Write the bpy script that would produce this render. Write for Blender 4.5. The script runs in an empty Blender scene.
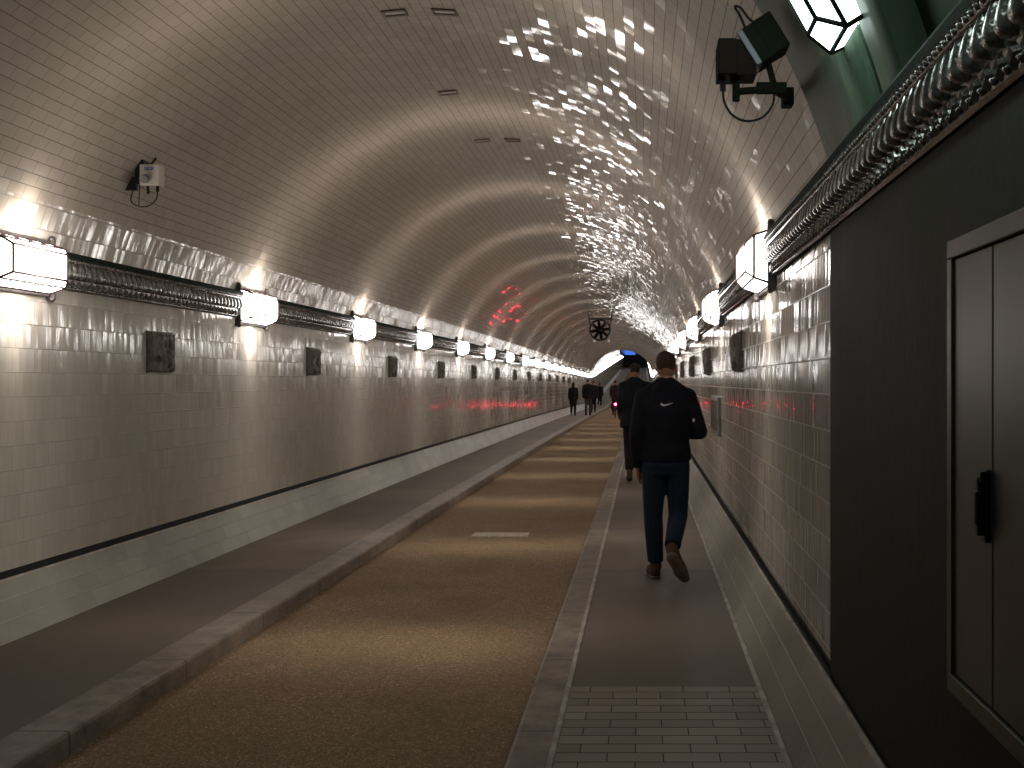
import bpy, bmesh, math, random
from mathutils import Vector, Matrix
from mathutils.bvhtree import BVHTree
random.seed(7)
SC = bpy.context.scene
COL = SC.collection

# ------------------------------------------------------------------ camera, world, exposure
CH = 1.55                       # eye height above the walkways
F = 1000.0                      # focal length in pixels of the 1024 wide frame
cd = bpy.data.cameras.new('camera')
cd.sensor_width = 36.0
cd.lens = 36.0 * F / 1024.0
cd.shift_x = -131.0 / 1024.0
cd.shift_y = -4.0 / 1024.0
cd.clip_end = 400
cd.clip_start = 0.02
cam = bpy.data.objects.new('camera', cd)
COL.objects.link(cam)
cam.location = (0, 0, CH)
cam.rotation_euler = (math.pi / 2, 0, 0)
SC.camera = cam
w = bpy.data.worlds.new('world')
SC.world = w
w.use_nodes = True
w.node_tree.nodes['Background'].inputs[0].default_value = (0.9, 0.85, 0.8, 1)
w.node_tree.nodes['Background'].inputs[1].default_value = 0.02
SC.view_settings.view_transform = 'Standard'
SC.view_settings.look = 'None'
SC.view_settings.exposure = 0.42
SC.view_settings.gamma = 1.0
SC.view_settings.use_curve_mapping = False
SC.cycles.use_denoising = True
SC.cycles.sample_clamp_indirect = 4.0
SC.cycles.max_bounces = 8

PANE = 9.5          # emission of the lamp glass
BEAM = 300.0         # narrow transverse beam of every lamp (W)
BASE = 0.20         # share of light sent in the other directions
LAMP_COL = (1.0, 0.90, 0.80)

# ------------------------------------------------------------------ tunnel section (metres)
CX = -1.575         # centre line
HW = 2.36           # half width of the walls
XR, XL = CX + HW, CX - HW
Z0, R = 1.78, 2.45  # vault circle
ZS = 2.41           # springing
FLW = 2.175         # half width at the walkway
SKW, SKZ = 2.323, 0.33
KL0, KL1 = -2.77, -2.535
KR0, KR1 = -0.563, -0.38
ROAD = -0.107
Y0, Y1 = -1.5, 200.0
RING = 4.15         # where the green steel lining ends and the tiles begin

def zf(y):
    """long section: falls away from the camera, then climbs to the far shaft"""
    if y < 0: return 0.0
    if y <= 70: return -8.2e-5 * y * y
    a = -8.2e-5 * 4900; s0 = -2 * 8.2e-5 * 70; s1 = 0.036
    if y <= 80:
        t = y - 70
        return a + s0 * t + (s1 - s0) * t * t / 20
    return a + s0 * 10 + (s1 - s0) * 5 + s1 * (y - 80)

def stations(a, b):
    s = [a]; y = a
    while y < b - 1e-6:
        y = min(b, math.floor(y + 1.0001)); s.append(y)
    return s

# ------------------------------------------------------------------ helpers
def link(o): COL.objects.link(o); return o

def obj(name, bm, mat=None, parent=None, smooth=False):
    me = bpy.data.meshes.new(name)
    bm.normal_update()
    bm.to_mesh(me); bm.free()
    if mat is not None:
        for m in (mat if isinstance(mat, (list, tuple)) else [mat]): me.materials.append(m)
    if smooth:
        for p in me.polygons: p.use_smooth = True
    o = link(bpy.data.objects.new(name, me))
    if parent: o.parent = parent
    return o

def tag(o, label, cat, group=None):
    o['label'] = label; o['category'] = cat
    if group: o['group'] = group
    return o

def thing(name, label, cat, loc=(0, 0, 0), rz=0, group=None):
    o = link(bpy.data.objects.new(name, None))
    o.empty_display_size = 0.1
    o.location = loc; o.rotation_euler = (0, 0, rz)
    return tag(o, label, cat, group)

def struct(o, kind='structure'):
    o['kind'] = kind; return o

def copy_tree(o, parent=None, skip_lights=False):
    c = o.copy(); link(c); c.parent = parent
    for ch in list(o.children):
        if skip_lights and ch.type == 'LIGHT': continue
        copy_tree(ch, c, skip_lights)
    return c

def box(bm, x0, x1, y0, y1, z0, z1, bevel=0.0, mi=0, M=None):
    vs = [bm.verts.new((x, y, z)) for x in (x0, x1) for y in (y0, y1) for z in (z0, z1)]
    fs = [(0, 1, 3, 2), (4, 6, 7, 5), (0, 4, 5, 1), (2, 3, 7, 6), (0, 2, 6, 4), (1, 5, 7, 3)]
    faces = [bm.faces.new([vs[i] for i in f]) for f in fs]
    for f in faces: f.material_index = mi
    if bevel > 0:
        es = list({e for f in faces for e in f.edges})
        r = bmesh.ops.bevel(bm, geom=es, offset=bevel, segments=2, affect='EDGES', profile=0.5)
        vs = list({v for f in r['faces'] for v in f.verts} | {v for v in vs if v.is_valid})
    if M is not None:
        for v in vs: v.co = M @ v.co
    return vs

def frame_of(d):
    d = d.normalized()
    a = Vector((0, 0, 1)) if abs(d.z) < 0.9 else Vector((1, 0, 0))
    u = d.cross(a).normalized()
    return u, d.cross(u).normalized()

def rod(bm, p, q, r0, r1=None, seg=8, mi=0, caps=True):
    p, q = Vector(p), Vector(q)
    if r1 is None: r1 = r0
    u, v = frame_of(q - p)
    a = [bm.verts.new(p + (u * math.cos(2 * math.pi * k / seg) + v * math.sin(2 * math.pi * k / seg)) * r0) for k in range(seg)]
    b = [bm.verts.new(q + (u * math.cos(2 * math.pi * k / seg) + v * math.sin(2 * math.pi * k / seg)) * r1) for k in range(seg)]
    for k in range(seg):
        f = bm.faces.new((a[k], a[(k + 1) % seg], b[(k + 1) % seg], b[k])); f.material_index = mi
    if caps:
        bm.faces.new(a[::-1]).material_index = mi; bm.faces.new(b).material_index = mi

def tube(bm, pts, r, seg=8, mi=0):
    pts = [Vector(p) for p in pts]
    rings = []
    u0 = None
    for i, p in enumerate(pts):
        d = (pts[min(i + 1, len(pts) - 1)] - pts[max(i - 1, 0)]).normalized()
        if u0 is None: u0, _ = frame_of(d)
        u = (u0 - d * u0.dot(d)).normalized(); v = d.cross(u); u0 = u
        rings.append([bm.verts.new(p + (u * math.cos(2 * math.pi * k / seg) + v * math.sin(2 * math.pi * k / seg)) * r) for k in range(seg)])
    for a, b in zip(rings, rings[1:]):
        for k in range(seg):
            bm.faces.new((a[k], a[(k + 1) % seg], b[(k + 1) % seg], b[k])).material_index = mi
    bm.faces.new(rings[0][::-1]); bm.faces.new(rings[-1])

def spline(pts, n=8):
    pts = [Vector(p) for p in pts]; P = [pts[0]] + pts + [pts[-1]]; out = []
    for i in range(1, len(P) - 2):
        for k in range(n):
            t = k / n; a, b, c, d = P[i - 1], P[i], P[i + 1], P[i + 2]
            out.append(0.5 * ((2 * b) + (c - a) * t + (2 * a - 5 * b + 4 * c - d) * t * t + (3 * b - a - 3 * c + d) * t ** 3))
    out.append(pts[-1]); return out

def bead(bm, c, r):
    x, y, z = c
    top, bot = bm.verts.new((x, y, z + r)), bm.verts.new((x, y, z - r))
    e = [bm.verts.new((x + r * math.cos(math.pi / 3 * k), y + r * math.sin(math.pi / 3 * k), z)) for k in range(6)]
    for k in range(6):
        bm.faces.new((e[k], e[(k + 1) % 6], top)).smooth = True; bm.faces.new((e[(k + 1) % 6], e[k], bot)).smooth = True

def ball(bm, c, r, sx=1, sy=1, sz=1, seg=12, M=None):
    T = Matrix.Translation(Vector(c)) @ (M or Matrix()) @ Matrix.Diagonal((r * sx, r * sy, r * sz, 1))
    return bmesh.ops.create_uvsphere(bm, u_segments=seg, v_segments=max(6, seg * 2 // 3), radius=1, matrix=T)['verts']

def extrude_profile(name, prof, ys, mats, mat_of=None, smooth=False, v0=0.0, warp=True, parent=None, close=False):
    """prof: (x, z) points; swept along Y. UVs in metres: u along the tunnel, v round the section"""
    bm = bmesh.new(); uv = bm.loops.layers.uv.new('UVMap')
    V = [v0]
    for a, b in zip(prof, prof[1:]): V.append(V[-1] + math.dist(a, b))
    rows = [[bm.verts.new((x, y, z + (zf(y) if warp else 0))) for x, z in prof] for y in ys]
    for i in range(len(ys) - 1):
        for j in range(len(prof) - 1):
            f = bm.faces.new((rows[i][j], rows[i][j + 1], rows[i + 1][j + 1], rows[i + 1][j]))
            f.smooth = smooth
            if mat_of: f.material_index = mat_of(V[j], V[-1])
            for l, (u_, v_) in zip(f.loops, ((ys[i], V[j]), (ys[i], V[j + 1]), (ys[i + 1], V[j + 1]), (ys[i + 1], V[j]))):
                l[uv].uv = (u_, v_)
    if close:
        for r, fl in ((rows[0], False), (rows[-1], True)):
            try: bm.faces.new(r if fl else r[::-1])
            except ValueError: pass
    return obj(name, bm, mats, parent)

# ------------------------------------------------------------------ materials
class N:
    def __init__(s, name):
        s.m = bpy.data.materials.new(name); s.m.use_nodes = True
        s.t = s.m.node_tree; s.n = s.t.nodes; s.l = s.t.links
        s.p = s.n['Principled BSDF']
    def new(s, typ, **kw):
        x = s.n.new(typ)
        for k, v in kw.items(): setattr(x, k, v)
        return x
    def put(s, sock, v):
        if isinstance(v, bpy.types.NodeSocket): s.l.new(v, sock)
        else: sock.default_value = v
    def math(s, op, a, b=0.0, c=None):
        x = s.new('ShaderNodeMath', operation=op); s.put(x.inputs[0], a); s.put(x.inputs[1], b)
        if c is not None: s.put(x.inputs[2], c)
        return x.outputs[0]
    def vmath(s, op, a, b=None, scale=None):
        x = s.new('ShaderNodeVectorMath', operation=op); s.put(x.inputs[0], a)
        if b is not None: s.put(x.inputs[1], b)
        if scale is not None: s.put(x.inputs['Scale'], scale)
        return x.outputs[0]
    def noise(s, vec, scale, detail=3, rough=0.5):
        x = s.new('ShaderNodeTexNoise'); s.put(x.inputs['Vector'], vec)
        x.inputs['Scale'].default_value = scale; x.inputs['Detail'].default_value = detail
        x.inputs['Roughness'].default_value = rough
        return x.outputs[0]
    def ramp(s, f, stops):
        x = s.new('ShaderNodeValToRGB'); s.put(x.inputs[0], f)
        e = x.color_ramp.elements
        while len(e) < len(stops): e.new(0.5)
        for k, (p, c) in enumerate(stops):
            e[k].position = p; e[k].color = (*c, 1) if len(c) == 3 else c
        return x.outputs[0]
    def mix(s, f, a, b, typ='MIX'):
        x = s.new('ShaderNodeMix', data_type='RGBA', blend_type=typ)
        s.put(x.inputs[0], f); s.put(x.inputs[6], a if isinstance(a, bpy.types.NodeSocket) else (*a, 1)); s.put(x.inputs[7], b if isinstance(b, bpy.types.NodeSocket) else (*b, 1))
        return x.outputs[2]
    def set(s, **kw):
        for k, v in kw.items():
            k = k.replace('_', ' ')
            if k == 'Base Color' and isinstance(v, tuple): v = (*v, 1)
            s.put(s.p.inputs[k], v)
        return s

def simple(name, col, rough=0.5, metal=0.0, var=0.0, scale=8.0, bump=0.0, coat=0.0, spec=0.5):
    m = N(name); co = m.new('ShaderNodeTexCoord').outputs['Object']
    n = m.noise(co, scale, 4)
    c2 = tuple(max(0, c * (1 - var)) for c in col); c1 = tuple(min(1, c * (1 + var)) for c in col)
    m.set(Base_Color=m.ramp(n, [(0.3, c2), (0.7, c1)]), Roughness=rough, Metallic=metal)
    m.put(m.p.inputs['Specular IOR Level'], spec)
    if coat: m.put(m.p.inputs['Coat Weight'], coat); m.put(m.p.inputs['Coat Roughness'], 0.12)
    if bump:
        b = m.new('ShaderNodeBump'); b.inputs['Strength'].default_value = bump; b.inputs['Distance'].default_value = 0.01
        m.put(b.inputs['Height'], m.noise(co, scale * 4, 4)); m.set(Normal=b.outputs[0])
    return m.m

def emit(name, col, s):
    m = N(name); m.set(Base_Color=(0.02, 0.02, 0.02)); m.put(m.p.inputs['Emission Color'], (*col, 1)); m.put(m.p.inputs['Emission Strength'], s)
    return m.m

def tile_material(name, tw, rh, bond, col_lo, col_hi, grout, tilt=0.02, wave=0.02, curv=0.0, rough=0.2,
                  grout_w=0.004, dirt=0.25, coat=0.0, bump=0.6, spec=0.5, rvar=0.1, streak=60.0, swap=False, tilt_b=None, bias_b=0.0):
    """glazed tiles on UVs in metres; every tile sits at its own slight tilt and the glaze is wavy"""
    m = N(name)
    uvn = m.new('ShaderNodeUVMap', uv_map='UVMap').outputs[0]
    sp = m.new('ShaderNodeSeparateXYZ'); m.l.new(uvn, sp.inputs[0])
    u, v = (sp.outputs[1], sp.outputs[0]) if swap else (sp.outputs[0], sp.outputs[1])
    rv = m.math('DIVIDE', v, rh); row = m.math('FLOOR', rv); fv = m.math('SUBTRACT', rv, row)
    sh = m.math('MULTIPLY', m.math('MODULO', m.math('ABSOLUTE', row), 2.0), bond)
    ru = m.math('ADD', m.math('DIVIDE', u, tw), sh); cu = m.math('FLOOR', ru); fu = m.math('SUBTRACT', ru, cu)
    cell = m.new('ShaderNodeCombineXYZ'); m.l.new(cu, cell.inputs[0]); m.l.new(row, cell.inputs[1])
    wn = m.new('ShaderNodeTexWhiteNoise', noise_dimensions='3D'); m.l.new(cell.outputs[0], wn.inputs['Vector'])
    rs = m.new('ShaderNodeSeparateColor'); m.l.new(wn.outputs['Color'], rs.inputs[0])
    eu = m.math('MULTIPLY', m.math('MINIMUM', fu, m.math('SUBTRACT', 1.0, fu)), tw)
    ev = m.math('MULTIPLY', m.math('MINIMUM', fv, m.math('SUBTRACT', 1.0, fv)), rh)
    e = m.math('MINIMUM', m.math('MULTIPLY', eu, 1.6), ev)
    g = m.new('ShaderNodeMapRange', interpolation_type='SMOOTHSTEP'); m.l.new(e, g.inputs[0])
    g.inputs[1].default_value = grout_w * 0.3; g.inputs[2].default_value = grout_w
    tile = g.outputs[0]                                  # 0 in the joint, 1 on the tile
    big = m.noise(uvn, 0.7, 5, 0.6)
    c = m.mix(rs.outputs[2], col_lo, col_hi)
    c = m.mix(m.math('MULTIPLY', m.ramp(big, [(0.42, (0, 0, 0)), (0.68, (1, 1, 1))]), dirt), c, tuple(x * 0.45 for x in col_lo))
    c = m.mix(tile, grout, c)
    # per tile normal
    geo = m.new('ShaderNodeNewGeometry').outputs['Normal']
    T = (0, 1, 0)
    B = m.vmath('CROSS_PRODUCT', geo, T)
    sx = m.new('ShaderNodeCombineXYZ'); m.l.new(m.math('MULTIPLY', u, streak), sx.inputs[0]); m.l.new(m.math('MULTIPLY', v, 0.8), sx.inputs[1])
    m.l.new(row, sx.inputs[2])
    w1 = m.math('MULTIPLY', m.math('SUBTRACT', m.noise(sx.outputs[0], 1.0, 2), 0.5), wave * 2)
    w2 = m.math('MULTIPLY', m.math('SUBTRACT', m.noise(uvn, 14.0, 2), 0.5), wave * 0.15)
    a = m.math('ADD', m.math('MULTIPLY', m.math('SUBTRACT', rs.outputs[0], 0.5), tilt * 2), m.math('ADD', w1, m.math('MULTIPLY', m.math('SUBTRACT', fu, 0.5), curv)))
    b = m.math('ADD', m.math('MULTIPLY', m.math('SUBTRACT', rs.outputs[1], 0.5), (tilt if tilt_b is None else tilt_b) * 2), m.math('ADD', w2, m.math('MULTIPLY', m.math('SUBTRACT', fv, 0.5), curv * 0.15)))
    if bias_b: b = m.math('ADD', b, bias_b)
    nn = m.vmath('NORMALIZE', m.vmath('ADD', geo, m.vmath('ADD', m.vmath('SCALE', T, scale=a), m.vmath('SCALE', B, scale=b))))
    bp = m.new('ShaderNodeBump'); bp.inputs['Strength'].default_value = bump; bp.inputs['Distance'].default_value = 0.0025
    m.l.new(tile, bp.inputs['Height']); m.l.new(nn, bp.inputs['Normal'])
    rr = m.math('ADD', rough, m.math('MULTIPLY', m.math('SUBTRACT', big, 0.5), rvar))
    rr = m.math('ADD', rr, m.math('MULTIPLY', m.math('SUBTRACT', 1.0, tile), 0.4))
    m.set(Base_Color=c, Roughness=rr, Normal=bp.outputs[0])
    m.put(m.p.inputs['Specular IOR Level'], spec)
    if coat:
        m.put(m.p.inputs['Coat Weight'], coat); m.put(m.p.inputs['Coat IOR'], 1.55); m.put(m.p.inputs['Coat Roughness'], 0.05); m.put(m.p.inputs['Coat Normal'], nn)
    return m.m

M = {}
M['wall_tile'] = tile_material('glazed_wall_tile', 0.077, 0.1535, 0.5, (0.385, 0.36, 0.315), (0.43, 0.40, 0.355), (0.24, 0.21, 0.18),
                               tilt=0.06, tilt_b=0.012, wave=0.075, curv=0.06, rough=0.13, rvar=0.12, spec=0.7, coat=0.0, bump=0.5)
M['spring_tile'] = tile_material('glazed_springing_tile', 0.077, 0.1535, 0.5, (0.36, 0.32, 0.265), (0.41, 0.365, 0.31), (0.20, 0.17, 0.14),
                               tilt=0.05, tilt_b=0.03, wave=0.05, curv=0.05, rough=0.13, rvar=0.1, spec=0.8, bias_b=0.17)
M['vault_tile'] = tile_material('glazed_vault_tile', 0.153, 0.0785, 0.5, (0.36, 0.31, 0.255), (0.40, 0.345, 0.29), (0.11, 0.085, 0.068),
                                tilt=0.013, tilt_b=0.085, wave=0.007, curv=0.008, rough=0.45, coat=0.75, streak=22.0, bump=0.5, grout_w=0.0035)
M['skirt_tile'] = tile_material('skirting_tile', 0.30, 0.123, 0.5, (0.20, 0.19, 0.15), (0.25, 0.235, 0.19), (0.33, 0.29, 0.23),
                                tilt=0.012, wave=0.03, rough=0.34, grout_w=0.006, spec=0.4, dirt=0.6)
M['gap'] = simple('black_joint', (0.006, 0.006, 0.006), 0.7)

def road_mat():
    m = N('brown_asphalt'); co = m.new('ShaderNodeTexCoord').outputs['Object']
    v = m.new('ShaderNodeTexVoronoi'); m.l.new(co, v.inputs['Vector']); v.inputs['Scale'].default_value = 120
    sp = m.new('ShaderNodeSeparateColor'); m.l.new(v.outputs['Color'], sp.inputs[0])
    c = m.ramp(sp.outputs[0], [(0.0, (0.15, 0.10, 0.055)), (0.5, (0.245, 0.165, 0.095)), (0.88, (0.31, 0.215, 0.13)), (1.0, (0.48, 0.36, 0.24))])
    big = m.noise(co, 1.1, 5, 0.65)
    c = m.mix(m.ramp(big, [(0.35, (0, 0, 0)), (0.75, (0.55, 0.55, 0.55))]), c, (0.10, 0.07, 0.042))
    b = m.new('ShaderNodeBump'); b.inputs['Strength'].default_value = 0.7; b.inputs['Distance'].default_value = 0.006
    m.l.new(v.outputs['Distance'], b.inputs['Height'])
    m.set(Base_Color=c, Roughness=0.75, Normal=b.outputs[0]); m.put(m.p.inputs['Specular IOR Level'], 0.15); return m.m
M['road'] = road_mat()

def walk_mat():
    m = N('walkway_slab'); co = m.new('ShaderNodeTexCoord').outputs['Object']
    big = m.noise(co, 1.6, 6, 0.6); fine = m.noise(co, 90, 3)
    sp = m.new('ShaderNodeSeparateXYZ'); m.l.new(co, sp.inputs[0])
    cell = m.math('FLOOR', m.math('DIVIDE', m.math('ADD', sp.outputs[1], 0.36), 2.15))
    wn = m.new('ShaderNodeTexWhiteNoise', noise_dimensions='1D'); m.l.new(cell, wn.inputs['W'])
    c = m.ramp(big, [(0.3, (0.155, 0.120, 0.092)), (0.7, (0.225, 0.178, 0.138))])
    c = m.mix(m.math('MULTIPLY', wn.outputs['Value'], 0.8), c, (0.12, 0.095, 0.075))
    c = m.mix(m.math('MULTIPLY', fine, 0.3), c, (0.07, 0.06, 0.05))
    b = m.new('ShaderNodeBump'); b.inputs['Strength'].default_value = 0.25; b.inputs['Distance'].default_value = 0.003
    m.l.new(fine, b.inputs['Height'])
    m.set(Base_Color=c, Roughness=0.6, Normal=b.outputs[0]); m.put(m.p.inputs['Specular IOR Level'], 0.22); return m.m
M['walk'] = walk_mat()
M['paver'] = tile_material('grey_paver', 0.232, 0.1015, 0.5, (0.20, 0.162, 0.128), (0.29, 0.235, 0.187), (0.02, 0.017, 0.014),
                           tilt=0.015, wave=0.01, rough=0.55, grout_w=0.005, dirt=0.3, spec=0.3, swap=True)

def kerb_mat():
    m = N('kerb_stone'); co = m.new('ShaderNodeTexCoord').outputs['Object']
    sp = m.new('ShaderNodeSeparateXYZ'); m.l.new(co, sp.inputs[0])
    ry = m.math('DIVIDE', m.math('ADD', sp.outputs[1], 0.1), 1.13); cy = m.math('FLOOR', ry); fy = m.math('SUBTRACT', ry, cy)
    e = m.math('MINIMUM', fy, m.math('SUBTRACT', 1.0, fy))
    j = m.ramp(e, [(0.003, (0, 0, 0)), (0.009, (1, 1, 1))])
    wn = m.new('ShaderNodeTexWhiteNoise', noise_dimensions='1D'); m.l.new(cy, wn.inputs['W'])
    n = m.noise(co, 5.0, 6, 0.7)
    c = m.ramp(n, [(0.35, (0.09, 0.068, 0.05)), (0.65, (0.24, 0.185, 0.14))])
    c = m.mix(m.math('MULTIPLY', wn.outputs['Value'], 0.4), c, (0.15, 0.12, 0.095))
    c = m.mix(j, (0.03, 0.025, 0.02), c)
    b = m.new('ShaderNodeBump'); b.inputs['Strength'].default_value = 0.5; b.inputs['Distance'].default_value = 0.005
    m.l.new(m.noise(co, 40, 4), b.inputs['Height'])
    m.set(Base_Color=c, Roughness=0.5, Normal=b.outputs[0]); return m.m
M['kerb'] = kerb_mat()
M['seal'] = simple('pale_sealant', (0.33, 0.29, 0.25), 0.6, var=0.35, scale=9)

def green_mat(name, dark, mid, light, rough=0.45):
    m = N(name); co = m.new('ShaderNodeTexCoord').outputs['Object']
    st = m.vmath('MULTIPLY', co, (3.0, 3.0, 0.9))
    a = m.noise(st, 1.3, 7, 0.65); b2 = m.noise(co, 30, 4, 0.7)
    c = m.ramp(a, [(0.3, dark), (0.55, mid), (0.8, light)])
    c = m.mix(m.math('MULTIPLY', b2, 0.5), c, dark)
    bp = m.new('ShaderNodeBump'); bp.inputs['Strength'].default_value = 0.35; bp.inputs['Distance'].default_value = 0.006
    m.l.new(m.noise(co, 14, 5, 0.7), bp.inputs['Height'])
    m.put(m.p.inputs['Specular IOR Level'], 0.22); m.set(Base_Color=c, Roughness=m.math('ADD', rough - 0.1, m.math('MULTIPLY', a, 0.25)), Normal=bp.outputs[0]); return m.m
M['green_wall'] = green_mat('dark_green_steel', (0.007, 0.009, 0.004), (0.016, 0.019, 0.009), (0.042, 0.050, 0.026), 0.65)
M['green_ring'] = green_mat('ring_green_paint', (0.022, 0.036, 0.022), (0.06, 0.10, 0.065), (0.16, 0.24, 0.16), 0.45)
M['cornice'] = simple('cornice_enamel', (0.17, 0.165, 0.155), 0.2, 0.6, var=0.5, scale=25, bump=0.3, coat=0.6)
M['cornice_band'] = simple('cornice_dark_band', (0.014, 0.022, 0.018), 0.75, 0.0, var=0.4, scale=20, spec=0.1)
M['lamp_metal'] = simple('lamp_frame_bronze', (0.06, 0.03, 0.028), 0.4, 0.5, var=0.3, scale=30)
M['lamp_plate'] = simple('lamp_plate_grey', (0.10, 0.085, 0.08), 0.4, 0.4, var=0.3, scale=20)
M['pane'] = emit('lamp_glass_warm', (1.0, 0.955, 0.93), PANE)
M['pane_cool'] = emit('lamp_glass_cool', (0.86, 1.0, 0.97), 3.6)
M['bronze'] = simple('relief_bronze', (0.10, 0.075, 0.06), 0.35, 0.3, var=0.5, scale=25, bump=0.5)
M['cab'] = simple('cabinet_grey', (0.06, 0.056, 0.047), 0.38, 0.3, var=0.25, scale=4)
M['black'] = simple('black_plastic', (0.008, 0.008, 0.008), 0.4, var=0.3, spec=0.3)
M['grey_plastic'] = simple('grey_plastic', (0.045, 0.045, 0.06), 0.4, var=0.15)
M['brown_box'] = simple('brown_housing', (0.008, 0.005, 0.003), 0.8, 0.0, var=0.2, spec=0.08)
M['white_box'] = simple('pale_housing', (0.50, 0.45, 0.38), 0.45, var=0.1)
M['steel'] = simple('galvanised_steel', (0.22, 0.21, 0.19), 0.4, 0.6, var=0.25, scale=30)
M['blue_ink'] = simple('blue_print', (0.03, 0.06, 0.30), 0.5)
M['olive'] = simple('olive_metal', (0.005, 0.006, 0.003), 0.8, 0.0, var=0.25, spec=0.08)

# ------------------------------------------------------------------ floor
YS = stations(Y0, Y1)
struct(extrude_profile('floor', [(KL1 - 0.02, ROAD), (KR0 + 0.02, ROAD)], YS, M['road']))
struct(extrude_profile('walkway_left', [(CX - FLW, 0), (KL0, 0)], YS, M['walk']))
struct(extrude_profile('walkway_right', [(KR1, 0), (CX + FLW, 0)], stations(5.06, Y1), M['walk']))
struct(extrude_profile('walkway_pavers', [(KR1, 0), (CX + FLW, 0)], stations(Y0, 5.06), M['paver']))
struct(extrude_profile('kerb_left', [(KL0, -0.06), (KL0, 0.0), (KL1 - 0.02, 0.0), (KL1 - 0.006, -0.005), (KL1, -0.02), (KL1 + 0.005, -0.17)], YS, M['kerb']))
struct(extrude_profile('kerb_right', [(KR0 - 0.005, -0.17), (KR0, -0.02), (KR0 + 0.006, -0.005), (KR0 + 0.02, 0.0), (KR1, 0.0), (KR1, -0.06)], YS, M['kerb']))
# pale sealing strips along the walkway edges
for nm, x in (('trim_3', CX + FLW - 0.012), ('trim_4', KR1 + 0.004)):
    struct(extrude_profile(nm, [(x - 0.014, 0.0), (x - 0.010, 0.007), (x + 0.010, 0.007), (x + 0.014, 0.0)], YS, M['seal']))

# ------------------------------------------------------------------ skirting, walls, vault
def skirt(sg):
    return [(CX + sg * FLW, 0.0), (CX + sg * (FLW + 0.045), 0.09), (CX + sg * (FLW + 0.09), 0.19), (CX + sg * (SKW - 0.02), 0.285), (CX + sg * SKW, SKZ)]
for nm, sg in (('baseboard_left', -1), ('baseboard_right', 1)):
    pr = skirt(sg)
    if sg > 0: pr = pr
    struct(extrude_profile(nm, pr, YS, M['skirt_tile'], smooth=True))
    lip = [(CX + sg * (SKW - 0.004), SKZ - 0.004), (CX + sg * (SKW + 0.001), SKZ + 0.006), (CX + sg * (SKW + 0.012), SKZ + 0.006), (CX + sg * (SKW + 0.014), SKZ - 0.02)]
    struct(extrude_profile('trim_5' if sg < 0 else 'trim_6', lip, YS, M['seal']))
    struct(extrude_profile('trim_7' if sg < 0 else 'trim_8', [(CX + sg * (SKW + 0.012), SKZ - 0.01), (CX + sg * (HW + 0.02), SKZ - 0.01), (CX + sg * (HW + 0.02), SKZ + 0.05), (CX + sg * (HW + 0.0), SKZ + 0.05)], YS, M['gap']))
WZ0 = SKZ + 0.045
struct(extrude_profile('wall_left', [(XL, WZ0), (XL, ZS)], YS, M['wall_tile']))
struct(extrude_profile('wall_right', [(XR, ZS), (XR, WZ0)], stations(RING, Y1), M['wall_tile'], v0=0.0))
a0 = math.atan2(ZS - Z0, HW)
NV = 64
arc = [(CX + R * math.cos(a0 + (math.pi - 2 * a0) * k / NV), Z0 + R * math.sin(a0 + (math.pi - 2 * a0) * k / NV)) for k in range(NV + 1)]
struct(extrude_profile('ceiling', arc, stations(RING, Y1), [M['vault_tile'], M['spring_tile']],
                       mat_of=lambda v, L: 1 if v > L - 0.36 else 0, smooth=True))
for p_ in bpy.data.objects['ceiling'].data.polygons:      # no glossy springing courses beyond the dip
    if p_.center.y > 72: p_.material_index = 0
# green steel lining round the entrance end: plates with flanges
RI = R - 0.012
ringarc = [(CX + RI * math.cos(a0 + (math.pi - 2 * a0) * k / NV), Z0 + RI * math.sin(a0 + (math.pi - 2 * a0) * k / NV)) for k in range(NV + 1)]
bm = bmesh.new()
def arc_slab(bm, r0, r1, y0, y1, aa=a0, ab=math.pi - a0, n=64):
    L = []
    for k in range(n + 1):
        a = aa + (ab - aa) * k / n; c, s = math.cos(a), math.sin(a)
        L.append([bm.verts.new((CX + r * c, y, Z0 + r * s)) for r, y in ((r0, y0), (r0, y1), (r1, y1), (r1, y0))])
    for p, q in zip(L, L[1:]):
        for k in range(4):
            f = bm.faces.new((p[k], p[(k + 1) % 4], q[(k + 1) % 4], q[k])); f.smooth = k == 0
arc_slab(bm, RI, R + 0.1, 3.215, RING)
arc_slab(bm, RI + 0.025, R + 0.1, 3.185, 3.215)
arc_slab(bm, RI, R + 0.1, 2.95, 3.185)
arc_slab(bm, RI + 0.10, R + 0.16, Y0, 2.95)
for y in (2.2, 1.4, 0.6, -0.2): arc_slab(bm, RI + 0.02, R + 0.14, y, y + 0.2)
struct(obj('ceiling_ring', bm, M['green_ring']))
bm = bmesh.new()
box(bm, XR - 0.008, XR + 0.09, Y0, RING, WZ0 - 0.06, ZS + 0.02)
struct(obj('wall_panel', bm, M['green_wall']))

# far end of the tunnel: the shaft hall
bm = bmesh.new()
zz = zf(Y1)
box(bm, XL - 0.5, XR + 0.5, Y1, Y1 + 0.2, zz - 0.4, zz + 4.6)
struct(obj('wall_back', bm, simple('dark_shaft_hall', (0.035, 0.032, 0.035), 0.5, var=0.5, scale=0.8)))
bs = bmesh.new(); box(bs, -1.1, 1.1, -0.06, 0.0, -0.55, 0.55, 0.02)
so = obj('direction_sign', bs, emit('blue_sign_face', (0.05, 0.16, 0.62), 0.9)); so.location = (CX - 1.0, Y1 - 0.02, zz + 3.1)
tag(so, 'bright blue lit sign high at the far end of the tunnel', 'sign')

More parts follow.
